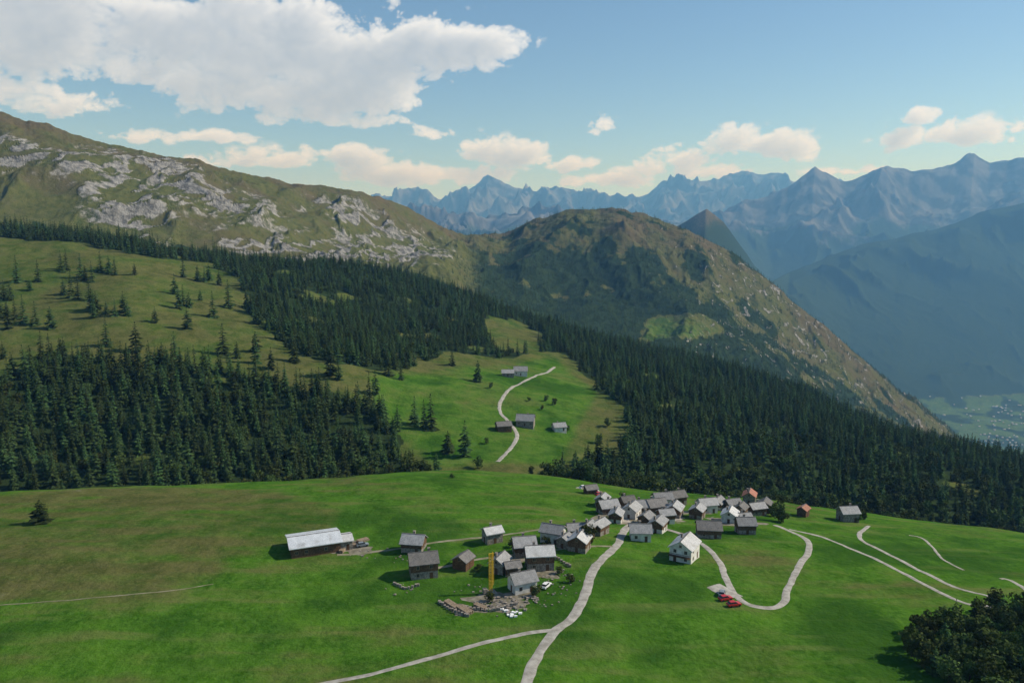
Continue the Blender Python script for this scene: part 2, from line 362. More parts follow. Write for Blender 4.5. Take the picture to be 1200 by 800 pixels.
def broad_mesh(seed,H=9,R=3.6,leafn=560,name='broadleaf'):
    r=random.Random(seed); V=[];F=[];MI=[]
    def tri(*q):
        i=len(V); V.extend(q); F.append([i,i+1,i+2])
    def limb(p,q,r0,r1):
        p=Vector(p);q=Vector(q);d=(q-p).normalized(); u=d.orthogonal().normalized(); v=d.cross(u)
        for i in range(5):
            a=2*math.pi*i/5;b=2*math.pi*(i+1)/5
            A=p+(u*math.cos(a)+v*math.sin(a))*r0;B=p+(u*math.cos(b)+v*math.sin(b))*r0;Cc=q+(u*math.cos(a)+v*math.sin(a))*r1;D=q+(u*math.cos(b)+v*math.sin(b))*r1
            tri(A,B,D);tri(A,D,Cc);MI.extend([0,0])
    limb((0,0,-.6),(0,0,H*.5),.22,.13)
    cl=[]
    for i in range(13):
        a=r.random()*6.28; rr=R*.62*math.sqrt(r.random()); z=H*r.uniform(.18,.86); 
        c=(rr*math.cos(a),rr*math.sin(a),z); cl.append((c,R*r.uniform(.32,.52))); limb((0,0,H*r.uniform(.1,.4)),c,.09,.03)
    for i in range(leafn):
        c,cr=r.choice(cl); d=Vector((r.gauss(0,1),r.gauss(0,1),r.gauss(0,.85))).normalized()*cr*r.uniform(.6,1.05); p=Vector(c)+d
        n=(d.normalized()+Vector((r.gauss(0,.6),r.gauss(0,.6),r.gauss(0,.6)))).normalized(); u=n.orthogonal().normalized(); v=n.cross(u); s=r.uniform(.25,.52)
        a=r.random()*6.28; u,v=u*math.cos(a)+v*math.sin(a),v*math.cos(a)-u*math.sin(a)
        tri(p-u*s-v*s*.6,p+u*s-v*s*.6,p+v*s);tri(p-u*s*.9+v*s*.5,p-v*s,p+u*s*1.1+v*s*.3);MI.extend([1,1])
    return mesh_from(name,V,F,[bark,leaves],False,MI)
SP=[spruce_mesh(i,[20,18,21,15][i],[3.9,4.3,4.0,4.2][i],13,7) for i in range(4)]
SPF=[spruce_mesh(20+i,15,4.4,5,5) for i in range(2)]
BR=[broad_mesh(i) for i in range(3)]

def scatter_group(proto):
    g=bpy.data.node_groups.new('scatter_'+proto.name,'GeometryNodeTree')
    g.interface.new_socket('Geometry',in_out='INPUT',socket_type='NodeSocketGeometry'); g.interface.new_socket('Geometry',in_out='OUTPUT',socket_type='NodeSocketGeometry')
    n=g.nodes;l=g.links; gi=n.new('NodeGroupInput');go=n.new('NodeGroupOutput'); ip=n.new('GeometryNodeInstanceOnPoints'); oi=n.new('GeometryNodeObjectInfo')
    oi.inputs['Object'].default_value=proto; oi.transform_space='ORIGINAL'; oi.inputs['As Instance'].default_value=True
    def at(nm,t):
        a=n.new('GeometryNodeInputNamedAttribute'); a.data_type=t; a.inputs['Name'].default_value=nm; return a.outputs[0]
    l.new(gi.outputs[0],ip.inputs['Points']); l.new(oi.outputs['Geometry'],ip.inputs['Instance'])
    er=n.new('FunctionNodeEulerToRotation'); l.new(at('rotv','FLOAT_VECTOR'),er.inputs[0]); l.new(er.outputs[0],ip.inputs['Rotation'])
    l.new(at('sclv','FLOAT_VECTOR'),ip.inputs['Scale']); l.new(ip.outputs[0],go.inputs[0]); return g
def scatter(name,proto,P,scl,tilt=0.03,widen=(0.8,1.3)):
    me=bpy.data.meshes.new(name); N=len(P); me.vertices.add(N); me.vertices.foreach_set('co',np.asarray(P,np.float32).ravel())
    rot=np.stack([rng.normal(0,tilt,N),rng.normal(0,tilt,N),rng.uniform(0,6.28,N)],-1)
    w=rng.uniform(*widen,N); sc=np.stack([scl*w,scl*w,scl],-1)
    for nm,a in (('rotv',rot),('sclv',sc)):
        at=me.attributes.new(nm,'FLOAT_VECTOR','POINT'); at.data.foreach_set('vector',a.astype(np.float32).ravel())
    o=obj(name,me); md=o.modifiers.new('scatter','NODES'); md.node_group=scatter_group(proto); return o
def tree(name,mesh,x,y,s,w=1.0):
    o=obj(name,mesh,loc=(x,y,float(zat(x,y))-0.2)); o.scale=(s*w,s*w,s); o.rotation_euler=(0,0,random.random()*6.28); return o
def jgrid(x0,x1,y0,y1,sp):
    gx=np.arange(x0,x1,sp); gy=np.arange(y0,y1,sp); X,Y=np.meshgrid(gx,gy); X=X.ravel()+rng.uniform(-.5,.5,X.size)*sp*1.3; Y=Y.ravel()+rng.uniform(-.5,.5,Y.size)*sp*1.3
    return X,Y
pr_s=[tree('spruce_tree',SP[i],*ground(*p),1.0) for i,p in enumerate([(497,502),(466,505),(433,470),(110,372)])]
pr_f=[tree('spruce_tree',SPF[i],*ground(*p),1.0) for i,p in enumerate([(700,380),(640,340)])]
pr_b=[tree('deciduous_tree',BR[i],*ground(*p),0.9) for i,p in enumerate([(912,610),(690,640),(560,548)])]
X,Y=jgrid(-1000,1000,390,1280,6.6); k=(np.abs(X/Y)<0.85); X,Y=X[k],Y[k]
f=forest(X,Y); dens=0.95+0.35*fbm(X/40,Y/40,2,110); dens=np.where(Y>lineY(8,X/Y)+70,.3*dens,dens)
k=rng.random(X.size)<f*dens; X,Y=X[k],Y[k]
dE=Y-lineY(4,X/Y); br=(rng.random(X.size)<0.85*np.exp(-((dE-25)/32)**2)*sstep(-0.6,-.1,X/Y)+0.08+.55*sstep(.12,.35,X/Y)*(Y<610)*(fbm(X/50,Y/50,2,118)>-.15))
sizef=fbm(X/35,Y/35,2,115)
sc=(rng.uniform(.45,1.12,X.size)+.4*sizef)*env(Y,[(380,1.05),(600,.98),(950,.92),(1200,.85)])*np.where(X/Y<-.3,1.0,.90); sc=np.clip(sc,.3,1.3)
Zt=zat(X,Y)-.3; idx=rng.integers(0,4,X.size)
for i in range(4):
    m=(~br)&(idx==i); scatter('spruce_forest',pr_s[i],np.stack([X,Y,Zt],-1)[m],sc[m])
for i in range(3):
    m=br&(idx%3==i); scatter('deciduous_woodland',pr_b[i],np.stack([X,Y,Zt],-1)[m],sc[m]*rng.uniform(.8,1.3,m.sum()))
X,Y=jgrid(-700,1700,1300,2750,9.0); k=(X/Y>-.45)&(X/Y<.75); X,Y=X[k],Y[k]; f=forest(X,Y); 
hp=inside(hillP,X,Y); k=(rng.random(X.size)<np.where(hp,.02,f*.95)); X,Y=X[k],Y[k]; Zt=zat(X,Y)-.3; idx=rng.integers(0,2,X.size)
for i in range(2):
    m=idx==i; scatter('distant_forest',pr_f[i],np.stack([X,Y,Zt],-1)[m],rng.uniform(.3,1.0,m.sum()))
# scattered pasture trees
PT=[(75,345),(84,348),(92,350),(105,352),(78,316),(72,318),(118,318),(128,320),(135,322),(158,322),(95,325),(108,330),(100,328),(110,365),(125,368),(135,370),(150,370),(20,330),(35,340),(5,350),(12,352),(60,385),(215,325),(240,330),(232,330),(257,334),(205,345),(215,358),(222,360),(235,352),(182,378),(220,385),(250,372),(268,360),(262,415),(278,420),(205,420),(160,412),(125,405),(300,425),(318,432),(345,424),(388,440),(397,445),(412,425),(455,440),(470,445),(420,475),(486,497),(505,502),(440,462),(530,428),(525,530),(545,535),(560,447),(300,412),(4,420),(395,425),(10,385),(45,330),(108,362),(113,364),(145,366),(245,328),(8,372),(18,374),(0,370),(28,378),(42,380),(210,362)]
for p in PT:
    x,y=ground(*p); tree('spruce_tree',random.choice(SP),x,y,random.uniform(.7,1.3),random.uniform(1.1,1.5))
for p,s in [((650,475),.7),((640,470),.6),((665,505),.5),((575,455),.6),((712,500),.8),((702,520),.8),((728,525),.9),((570,520),.5),((620,470),.5),((635,480),.45)]:
    x,y=ground(*p); tree('deciduous_tree',random.choice(BR),x,y,s)
x,y=ground(48,612); tree('spruce_tree',SP[3],x,y,.62,1.9)
cp=gpoly([(1055,760),(1075,735),(1120,728),(1160,715),(1200,710),(1300,700),(1400,900),(1180,860),(1100,805)])
X,Y=jgrid(30,220,130,240,3.2); k=inside(cp,X,Y); X,Y=X[k],Y[k]; Zt=zat(X,Y)-.3; idx=rng.integers(0,4,X.size)
for i in range(3):
    m=idx==i; scatter('thicket',pr_b[i],np.stack([X,Y,Zt],-1)[m],rng.uniform(.35,.85,m.sum()))
m=(idx==3)&(rng.random(X.size)<.6); scatter('spruce_copse',pr_s[1],np.stack([X,Y,Zt],-1)[m],rng.uniform(.25,.5,m.sum()))

# ------------------------------------------------------------------ roads
gravel=simple('gravel_road',(0.25,0.235,0.205),(0.41,0.39,0.35),0.5,0.95,0,5)
track=simple('dirt_track',(0.15,0.15,0.08),(0.27,0.25,0.18),0.3,0.95)
def resample(P,step):
    P=np.array(P); out=[]; n=len(P)
    for i in range(n-1):
        p0=P[max(i-1,0)];p1=P[i];p2=P[i+1];p3=P[min(i+2,n-1)]; L=np.linalg.norm(p2-p1); m=max(2,int(L/step))
        for j in range(m):
            s=j/m; out.append(0.5*((2*p1)+(-p0+p2)*s+(2*p0-5*p1+4*p2-p3)*s*s+(-p0+3*p1-3*p2+p3)*s**3))
    out.append(P[-1]); return np.array(out)
def road(name,pts,w,mat,lift=0.12,ymin=60):
    P=resample([ground(a,b_,ymin) for a,b_ in pts],1.2); T=np.gradient(P,axis=0); T/=np.linalg.norm(T,axis=1)[:,None]+1e-9; N=np.stack([-T[:,1],T[:,0]],-1)
    vs=[]; ks=np.linspace(-1,1,7); al=np.arange(len(P))
    wl=w/2*(1+0.4*fbm(al/5.0,al*0+3.3,3,7)); wr=w/2*(1+0.4*fbm(al/5.0,al*0+8.3,3,9))
    for k in ks:
        q=P+N*((wl if k<0 else wr)*k)[:,None]; z=zat(q[:,0],q[:,1])+lift*(1.0 if abs(k)<.9 else .3); vs.append(np.stack([q[:,0],q[:,1],z],-1))
    V=np.stack(vs,1).reshape(-1,3); obj(name,mesh_from(name,V,grid_faces(len(P),7),[mat]))
road('gravel_road',[(612,812),(618,795),(630,768),(648,742),(672,722),(686,695),(693,672),(706,655),(722,640),(728,628),(735,618),(750,612),(775,612),(800,606)],2.8,gravel)
road('gravel_road',[(350,806),(420,793),(500,772),(570,752),(615,742),(648,738)],1.6,gravel)
road('gravel_road',[(775,618),(800,626),(828,641),(843,658),(850,676),(862,697),(880,709),(905,712),(919,705),(923,690),(936,664),(948,645),(944,631),(925,622),(908,615)],2.1,gravel)
road('gravel_road',[(925,620),(960,628),(1010,648),(1060,672),(1110,698),(1145,710),(1163,708),(1160,699),(1120,688),(1075,667),(1035,646),(1010,633),(1008,624),(1018,616)],1.7,gravel)
road('gravel_road',[(1065,627),(1080,630),(1092,640),(1105,655),(1130,668)],1.0,gravel)
road('gravel_road',[(1172,678),(1185,680),(1215,700)],1.5,gravel)
road('gravel_road',[(583,541),(597,527),(606,510),(596,494),(586,482),(588,468),(604,452),(628,440),(650,430)],2.6,gravel,.25,430)
road('dirt_track',[(395,650),(440,646),(480,640),(540,632),(600,625),(650,618),(700,612)],1.5,track)
road('dirt_track',[(480,668),(520,664),(560,655),(600,650),(640,645),(690,640),(720,640)],1.5,track)
road('dirt_track',[(-40,712),(40,706),(110,700),(190,693),(250,684)],.45,track)
road('gravel_road',[(676,571),(695,575),(712,585),(722,598),(735,612)],4.0,gravel)
road('gravel_square',[(835,686),(848,692),(862,700)],6,gravel,.16)

# ------------------------------------------------------------------ houses
W_white=simple('white_plaster',(0.50,0.48,0.44),(0.72,0.70,0.66),.8); W_stone=simple('rubble_stone_wall',(0.13,0.115,0.10),(0.34,0.30,0.26),1.6,.9,0,5); W_wood=simple('dark_larch_boards',(0.075,0.042,0.024),(0.16,0.095,0.055),2,.85)
def roofmat(name,c1,c2,rough=.7):
    m,nb,b=material(name); tc=nb.new('ShaderNodeTexCoord'); br=nb.new('ShaderNodeTexBrick'); nb.set(br.inputs['Vector'],tc.outputs['Object'])
    br.inputs['Color1'].default_value=(*c1,1);br.inputs['Color2'].default_value=(*c2,1);br.inputs['Mortar'].default_value=(c1[0]*.35,c1[1]*.35,c1[2]*.35,1)
    br.inputs['Scale'].default_value=1.6; br.inputs['Mortar Size'].default_value=.03
    oi=nb.new('ShaderNodeObjectInfo'); n=nb.noise(tc.outputs['Object'],.7,5); cc=nb.mix(nb.math('MULTIPLY',nb.ramp(n,.4,.7),.55),br.outputs[0],c2)
    cc=nb.mix(nb.math('MULTIPLY',nb.ramp(nb.noise(tc.outputs['Object'],.35,4),.52,.7),.45),cc,(.11,.10,.075))
    hs=nb.new('ShaderNodeHueSaturation'); nb.set(hs.inputs['Color'],cc); nb.set(hs.inputs['Value'],nb.math('MULTIPLY_ADD',oi.outputs['Random'],.55,.7)); nb.set(b.inputs['Base Color'],hs.outputs[0]); b.inputs['Roughness'].default_value=rough; b.inputs['Specular IOR Level'].default_value=.4; return m
R_gray=roofmat('stone_slab_roof',(0.23,0.235,0.24),(0.37,0.37,0.37)); R_dark=roofmat('old_slab_roof',(0.12,0.115,0.11),(0.22,0.21,0.20)); R_metal=roofmat('sheet_metal_roof',(0.54,0.58,0.62),(0.66,0.69,0.72),.45); R_red=roofmat('red_tile_roof',(0.26,0.09,0.05),(0.36,0.14,0.08))
R_pale=roofmat('pale_slab_roof',(0.40,0.40,0.40),(0.54,0.54,0.53))
glass,nb,b=material('window_glass'); b.inputs['Base Color'].default_value=(0.02,0.025,0.03,1); b.inputs['Roughness'].default_value=.15; b.inputs['Specular IOR Level'].default_value=.5
doorm=simple('brown_door',(0.08,0.045,0.025),(0.12,0.07,0.04),3); framem=simple('window_frame',(0.3,0.22,0.15),(0.4,0.3,0.2),3)
class MB:
    def __init__(s): s.V=[];s.F=[]
    def box(s,x0,x1,y0,y1,z0,z1):
        i=len(s.V); s.V+= [(x0,y0,z0),(x1,y0,z0),(x1,y1,z0),(x0,y1,z0),(x0,y0,z1),(x1,y0,z1),(x1,y1,z1),(x0,y1,z1)]
        s.F+=[[i+a for a in q] for q in ((0,3,2,1),(4,5,6,7),(0,1,5,4),(1,2,6,5),(2,3,7,6),(3,0,4,7))]
    def poly(s,vs,fs):
        i=len(s.V); s.V+=vs; s.F+=[[i+a for a in q] for q in fs]
    def mesh(s,name,mat):
        me=bpy.data.meshes.new(name); me.from_pydata(s.V,[],s.F); me.materials.append(mat); me.update(); return me
def house(kind,x,y,L,W,H,rot,wall,roof,pitch=30,upper=None,chim=True,ov=.55,balcony=False):
    ca,sa=math.cos(rot),math.sin(rot)
    cs=[(x+ca*a*L/2-sa*b_*W/2,y+sa*a*L/2+ca*b_*W/2) for a in(-1,1) for b_ in(-1,1)]
    zs=[float(zat(*q)) for q in cs]; z0=max(zs)-.25*(max(zs)-min(zs)); 
    e=bpy.data.objects.new(kind,None); COL.objects.link(e); e.location=(x,y,z0); e.rotation_euler=(0,0,rot); e.empty_display_size=2
    rise=W/2*math.tan(math.radians(pitch)); dn=-(z0-min(zs))-1.5; l,w=L/2,W/2
    hb=H*.5 if upper else H
    m=MB(); m.box(-l,l,-w,w,dn,hb)
    if not upper:
        m=MB(); m.poly([(-l,-w,dn),(-l,w,dn),(-l,w,H),(-l,0,H+rise),(-l,-w,H),(l,-w,dn),(l,w,dn),(l,w,H),(l,0,H+rise),(l,-w,H)],[(0,4,3,2,1),(5,6,7,8,9),(0,5,9,4),(1,2,7,6),(4,9,8,3),(3,8,7,2),(0,1,6,5)])
    obj('walls',m.mesh('walls',wall),e)
    if upper:
        m=MB(); o_=.08;l2,w2=l+o_,w+o_; m.poly([(-l2,-w2,hb),(-l2,w2,hb),(-l2,w2,H),(-l2,0,H+rise),(-l2,-w2,H),(l2,-w2,hb),(l2,w2,hb),(l2,w2,H),(l2,0,H+rise),(l2,-w2,H)],[(0,4,3,2,1),(5,6,7,8,9),(0,5,9,4),(1,2,7,6),(4,9,8,3),(3,8,7,2),(0,1,6,5)])
        obj('upper_walls',m.mesh('upper_walls',upper),e)
    tn=math.tan(math.radians(pitch)); th=.26; ex=w+ov; zr=H+rise+.12; ze=H+rise-ex*tn+.12; lx=l+ov
    m=MB()
    m.poly([(-lx,-ex,ze),(lx,-ex,ze),(lx,0,zr),(-lx,0,zr),(lx,ex,ze),(-lx,ex,ze),(-lx,-ex,ze+th),(lx,-ex,ze+th),(lx,0,zr+th),(-lx,0,zr+th),(lx,ex,ze+th),(-lx,ex,ze+th)],
      [(6,7,8,9),(9,8,10,11),(0,3,2,1),(3,5,4,2),(0,1,7,6),(5,11,10,4),(0,6,9,3),(3,9,11,5),(1,2,8,7),(2,4,10,8)])
    obj('roof',m.mesh('roof',roof),e)
    m=MB(); m.box(-lx,lx,-.16,.16,zr+th-.06,zr+th+.07); obj('ridge_cap',m.mesh('ridge_cap',R_dark),e)
    wn=MB();fr=MB(); o2=.10 if upper else .02
    def win(side,c,z,s=.42,hh=.5):
        oo=(o2 if z>hb else .02)
        if side in('y-','y+'):
            sg=-1 if side=='y-' else 1; y1=sg*(w+oo); a,b2=sorted((y1,y1+sg*.03)); fr.box(c-s-.1,c+s+.1,a,b2,z-hh-.1,z+hh+.1); a,b2=sorted((y1+sg*.032,y1+sg*.05)); wn.box(c-s,c-.04,a,b2,z-hh,z+hh); wn.box(c+.04,c+s,a,b2,z-hh,z+hh)
        else:
            sg=-1 if side=='x-' else 1; x1=sg*(l+oo); a,b2=sorted((x1,x1+sg*.03)); fr.box(a,b2,c-s-.1,c+s+.1,z-hh-.1,z+hh+.1); a,b2=sorted((x1+sg*.032,x1+sg*.05)); wn.box(a,b2,c-s,c-.04,z-hh,z+hh); wn.box(a,b2,c+.04,c+s,z-hh,z+hh)
    nfl=2 if H>4.2 else 1; fz=[1.4,1.4+H*.5] if nfl==2 else [H*.5]
    for z in fz:
        for sd,Ln in (('y-',L),('y+',L),('x-',W),('x+',W)):
            n=max(1,int(Ln/3.2))
            for i in range(n):
                c=-Ln/2+(i+.5)*Ln/n
                if z==fz[0] and sd in('x-','y-') and i==n//2: continue
                if z+.6<H and random.random()<.85: win(sd,c,z)
    if rise>1.3: win('x-',0,H+rise*.35,.35,.4); win('x+',0,H+rise*.35,.35,.4)
    obj('window_frames',fr.mesh('window_frames',framem),e); obj('windows',wn.mesh('windows',glass),e)
    m=MB(); nn=max(1,int(W/3.2)); c=-W/2+(nn//2+.5)*W/nn; m.box(-l-.05,-l-.005,c-.5,c+.5,-.1,2.0); nn=max(1,int(L/3.2)); c=-L/2+(nn//2+.5)*L/nn; m.box(c-.5,c+.5,-w-.05,-w-.005,-.1,2.0); obj('doors',m.mesh('doors',doorm),e)
    if chim:
        m=MB(); cx=l*random.uniform(-.5,.5); cy=w*.35; zc=H+rise-cy*tn; m.box(cx-.35,cx+.35,cy-.3,cy+.3,zc-.2,zc+1.5); m.box(cx-.48,cx+.48,cy-.43,cy+.43,zc+1.62,zc+1.74)
        for dx in(-.3,.18): m.box(cx+dx,cx+dx+.12,cy-.25,cy+.25,zc+1.5,zc+1.62)
        obj('chimney',m.mesh('chimney',W_stone),e)
    if balcony:
        m=MB(); bz=H*.5; m.box(-l-1.3,-l-.09,-w,w,bz-.15,bz); m.box(-l-1.3,-l-1.22,-w,w,bz+.9,bz+1.0)
        for i in range(int(W/.5)+1): yv=-w+.04+i*(W-.1)/int(W/.5); m.box(-l-1.28,-l-1.24,yv-.03,yv+.03,bz,bz+.9)
        obj('balcony',m.mesh('balcony',doorm),e)
    return e
S1,S2=W_stone,W_white
HL=[ # px,py,width px,rot deg,wall,upper,roof
(485,643,30,-12,S1,W_wood,R_gray),(496,672,38,8,S1,W_wood,R_dark),(543,664,24,60,W_wood,None,R_dark),(586,668,28,70,S1,None,R_gray),(577,634,24,20,S1,None,R_pale),(614,648,30,15,S1,W_wood,R_gray),
(648,634,30,-20,S2,None,R_gray),(632,664,38,12,S1,W_wood,R_pale),(612,690,34,20,S2,None,R_gray),(679,643,30,65,S1,W_wood,R_pale),(675,628,24,10,S1,W_wood,R_gray),(702,624,24,55,S1,W_wood,R_gray),
(750,631,28,-8,S2,None,R_gray),(771,622,25,62,S2,W_wood,R_gray),(802,654,40,62,S2,None,R_pale),(712,601,26,15,S1,W_wood,R_gray),(722,610,22,70,S2,W_wood,R_gray),(740,606,24,60,S2,None,R_pale),(752,600,24,10,S1,W_wood,R_gray),
(768,600,26,14,S1,W_wood,R_dark),(790,604,24,68,S1,W_wood,R_gray),(776,592,25,8,S2,None,R_gray),(792,590,24,15,S1,W_wood,R_dark),(757,614,20,60,S1,W_wood,R_gray),(780,612,20,12,S2,W_wood,R_gray),
(830,628,32,0,S1,W_wood,R_dark),(873,624,24,5,S1,W_wood,R_gray),(855,611,24,60,S2,None,R_pale),(886,603,22,12,S1,W_wood,R_gray),(896,600,18,60,W_wood,None,R_dark),(878,589,20,65,S1,None,R_red),(828,600,24,15,S2,None,R_pale),(841,596,20,60,S2,W_wood,R_gray),(858,597,20,12,S1,None,R_gray),(868,604,18,60,S1,W_wood,R_dark),(872,612,16,10,S1,None,R_gray),
(941,604,15,50,W_wood,None,R_red),(993,610,24,8,S1,None,R_gray),(692,578,16,20,W_wood,None,R_dark),(706,592,18,62,S1,None,R_gray),(735,596,18,15,S1,W_wood,R_dark),(690,628,20,60,S1,W_wood,R_gray),(662,640,20,60,S1,None,R_gray),(600,672,20,20,W_wood,None,R_dark),(817,606,20,60,S1,W_wood,R_gray),
(595,441,16,5,S1,None,R_gray),(610,439,18,5,S2,None,R_gray),(616,498,24,-5,S1,None,R_gray),(655,504,17,10,S2,None,R_gray),(590,504,20,20,W_wood,None,R_dark)]
for (px,py,wp,rd,wall,up,roof) in HL:
    x,y=ground(px,py,430 if py<520 else 60); wm=wp*y/FPX; rd+=random.uniform(-6,6)
    L=wm*.86; W=L*random.uniform(.74,.92); big=wp>34
    nm='white_house' if wall is S2 else ('wooden_barn' if wall is W_wood else ('stone_chalet' if up else 'stone_house'))
    house(nm,x,y,L,W,(4.8 if big else random.uniform(2.8,4.0))*(0.8 if wp<18 else 1),math.radians(rd),wall,roof,random.uniform(29,35),up,chim=wall is not W_wood,balcony=(big and wall is S2))
x,y=ground(368,642); house('cattle_barn',x,y,16,12,3.4,math.radians(22),W_wood,R_metal,13,None,False,.8)
x,y=ground(400,640); house('barn_annex',x,y,6.5,7,3.0,math.radians(22),S1,R_pale,16,None,False,.5)

# ------------------------------------------------------------------ vehicles, crane, building site
def paint(name,c):
    m,nb,b=material(name); b.inputs['Base Color'].default_value=(*c,1); b.inputs['Roughness'].default_value=.3; b.inputs['Specular IOR Level'].default_value=.5; return m
tyre=simple('tyre_rubber',(0.015,)*3,(0.03,)*3,5); red=paint('red_paint',(0.45,0.02,0.02)); white=paint('white_paint',(0.75,0.75,0.75)); grey=paint('grey_paint',(0.2,0.22,0.24)); yellow=paint('crane_yellow',(0.65,0.42,0.03))
def car(px,py,rot,m):
    x,y=ground(px,py); e=bpy.data.objects.new('parked_car',None); COL.objects.link(e); e.location=(x,y,float(zat(x,y))+.14); e.rotation_euler=(0,0,math.radians(rot))
    def prof(name,pts,w0,w1,mat,zt):
        V=[(p[0],-(w0 if p[1]<zt else w1),p[1]) for p in pts]+[(p[0],(w0 if p[1]<zt else w1),p[1]) for p in pts]; n=len(pts)
        me=bpy.data.meshes.new(name); me.from_pydata(V,[],[list(range(n)),list(range(2*n-1,n-1,-1))]+[[i,i+n,(i+1)%n+n,(i+1)%n] for i in range(n)]); me.materials.append(mat); o=obj(name,me,e)
        bv=o.modifiers.new('b','BEVEL'); bv.width=.05; bv.segments=2
    prof('body',[(-2.05,.35),(-2.1,.75),(-1.95,.95),(.9,.98),(1.9,.82),(2.1,.6),(2.05,.33)],.86,.84,m,.8)
    prof('glasshouse',[(-1.75,.97),(-1.45,1.42),(.25,1.44),(.95,.97)],.78,.64,glass,1.2)
    prof('roof_panel',[(-1.42,1.43),(-1.35,1.5),(.15,1.52),(.25,1.45)],.63,.6,m,1.46)
    for i,(a,c) in enumerate(((-1.3,-.8),(-1.3,.8),(1.3,-.8),(1.3,.8))):
        V=[];n=14
        for s in(-.11,.11): V+=[(a+.34*math.cos(q*6.283/n),c+s,.34+.34*math.sin(q*6.283/n)) for q in range(n)]
        me=bpy.data.meshes.new('wheel'); me.from_pydata(V,[],[list(range(n))[::-1],list(range(n,2*n))]+[[q,(q+1)%n,(q+1)%n+n,q+n] for q in range(n)]); me.materials.append(tyre); obj('wheel_%d'%(i+1),me,e)
for c_ in [(850,703,20,red),(860,710,15,red),(684,572,30,white),(690,574,32,grey),(697,577,30,white),(702,580,35,red),(640,688,60,white),(846,697,70,grey),(425,640,20,grey)]: car(*c_)
def crane(px,py):
    x,y=ground(px,py); e=bpy.data.objects.new('tower_crane',None); COL.objects.link(e); e.location=(x,y,float(zat(x,y))); e.rotation_euler=(0,0,.4)
    H=12; m=MB(); 
    for a in(-.38,.38):
        for c in(-.38,.38): m.box(a-.07,a+.07,c-.07,c+.07,.6,H)
    for i in range(11):
        z=.6+i*1.03
        for a in(-.38,.38): m.box(-.31,.31,a-.04,a+.04,z,z+.08); m.box(a-.04,a+.04,-.31,.31,z,z+.08)
        for a in (-.39,.39):
            s=1 if i%2 else -1; m.poly([(-.31*s,a-.03,z+.1),(-.31*s,a+.03,z+.1),(.31*s,a+.03,z+1.0),(.31*s,a-.03,z+1.0),(-.31*s,a-.03,z+.2),(-.31*s,a+.03,z+.2),(.31*s,a+.03,z+1.1),(.31*s,a-.03,z+1.1)],[(0,1,2,3),(4,7,6,5),(0,3,7,4),(1,5,6,2)])
    obj('mast',m.mesh('mast',yellow),e)
    m=MB(); 
    for a in (-.2,.2): m.box(.62,.72,a-.04,a+.04,2.2,H+.6)
    m.box(.95,1.03,-.04,.04,2.4,H+.2)
    for i in range(11): m.box(.66,1.0,-.03,.03,2.5+i*.88,2.56+i*.88); m.box(.64,.7,-.16,.16,2.5+i*.88,2.56+i*.88)
    m.box(-.5,.9,-.1,.1,H+.02,H+.2)
    obj('folded_jib',m.mesh('folded_jib',yellow),e)
    m=MB(); m.box(-1.6,1.6,-1.6,1.6,0,.25); m.box(-2.4,-1.2,-.7,.7,.26,1.6); obj('ballast',m.mesh('ballast',W_stone),e)
crane(575,694)
def debris(name,pts,mat,smin,smax,n,spread):
    r=random.Random(len(name)); m=MB()
    for (px,py) in pts:
        cx,cy=ground(px,py)
        for i in range(n):
            x=cx+r.gauss(0,spread);y=cy+r.gauss(0,spread);z=float(zat(x,y)); s=r.uniform(smin,smax); vs=[]
            for a in(-1,1):
                for b_ in(-1,1):
                    for c_ in(-1,1): vs.append((x+a*s*r.uniform(.6,1.2),y+b_*s*r.uniform(.6,1.2),z+.3*s+c_*s*r.uniform(.4,.8)))
            m.poly(vs,[(0,1,3,2),(4,6,7,5),(0,4,5,1),(2,3,7,6),(0,2,6,4),(1,5,7,3)])
    obj(name,m.mesh(name,mat))
debris('rubble_pile',[(590,704),(600,712),(575,708),(622,700)],W_stone,.15,.5,30,2)
debris('boulders',[(560,690),(640,705),(665,690),(660,676),(655,682),(470,688),(470,655),(430,650),(640,680)],W_stone,.12,.35,9,2.6)
timber=simple('weathered_timber',(0.2,0.15,0.1),(0.34,0.27,0.2),2)
def planks(px,py,rot,n,L=4):
    x,y=ground(px,py); e=bpy.data.objects.new('timber_stack',None); COL.objects.link(e); e.location=(x,y,float(zat(x,y))+.05); e.rotation_euler=(0,0,math.radians(rot)); m=MB()
    for k in range(3):
        for i in range(n): m.box(-L/2+random.uniform(-.2,.2),L/2+random.uniform(-.2,.2),i*.32-n*.16,i*.32+.27-n*.16,k*.3,k*.3+.25)
    obj('planks',m.mesh('planks',timber),e)
for a in [(530,710,-50,6,6),(545,716,-50,7,5),(563,712,-40,5,4),(410,640,10,6,4),(425,634,40,6,4),(402,645,80,5,4)]: planks(*a)
tarp=simple('white_tarpaulin',(0.7,)*3,(0.8,)*3,1); 
debris('white_tarpaulin',[(592,716),(606,718),(600,722)],tarp,.25,.55,4,1.0)
earth=simple('bare_earth_yard',(0.13,0.12,0.08),(0.26,0.235,0.19),.5)
def yard(px,py,rx,ry):
    x,y=ground(px,py); n=36; V=[(x,y,float(zat(x,y))+.09)]; 
    for ring in (.33,.66,1):
        for i in range(n):
            a=6.2832*i/n; q=ring*(1+.28*math.sin(3*a+px)+.18*math.sin(5*a+py)+.1*math.sin(11*a)); X_,Y_=x+rx*q*math.cos(a),y+ry*q*math.sin(a); V.append((X_,Y_,float(zat(X_,Y_))+(.09 if ring<1 else .03)))
    F=[[0,1+i,1+(i+1)%n] for i in range(n)]
    for r_ in range(2):
        for i in range(n): a=1+r_*n+i;b_=1+r_*n+(i+1)%n; F.append([a,a+n,b_+n,b_])
    me=bpy.data.meshes.new('yard'); me.from_pydata(V,[],F); me.materials.append(earth); obj('earth_yard',me)
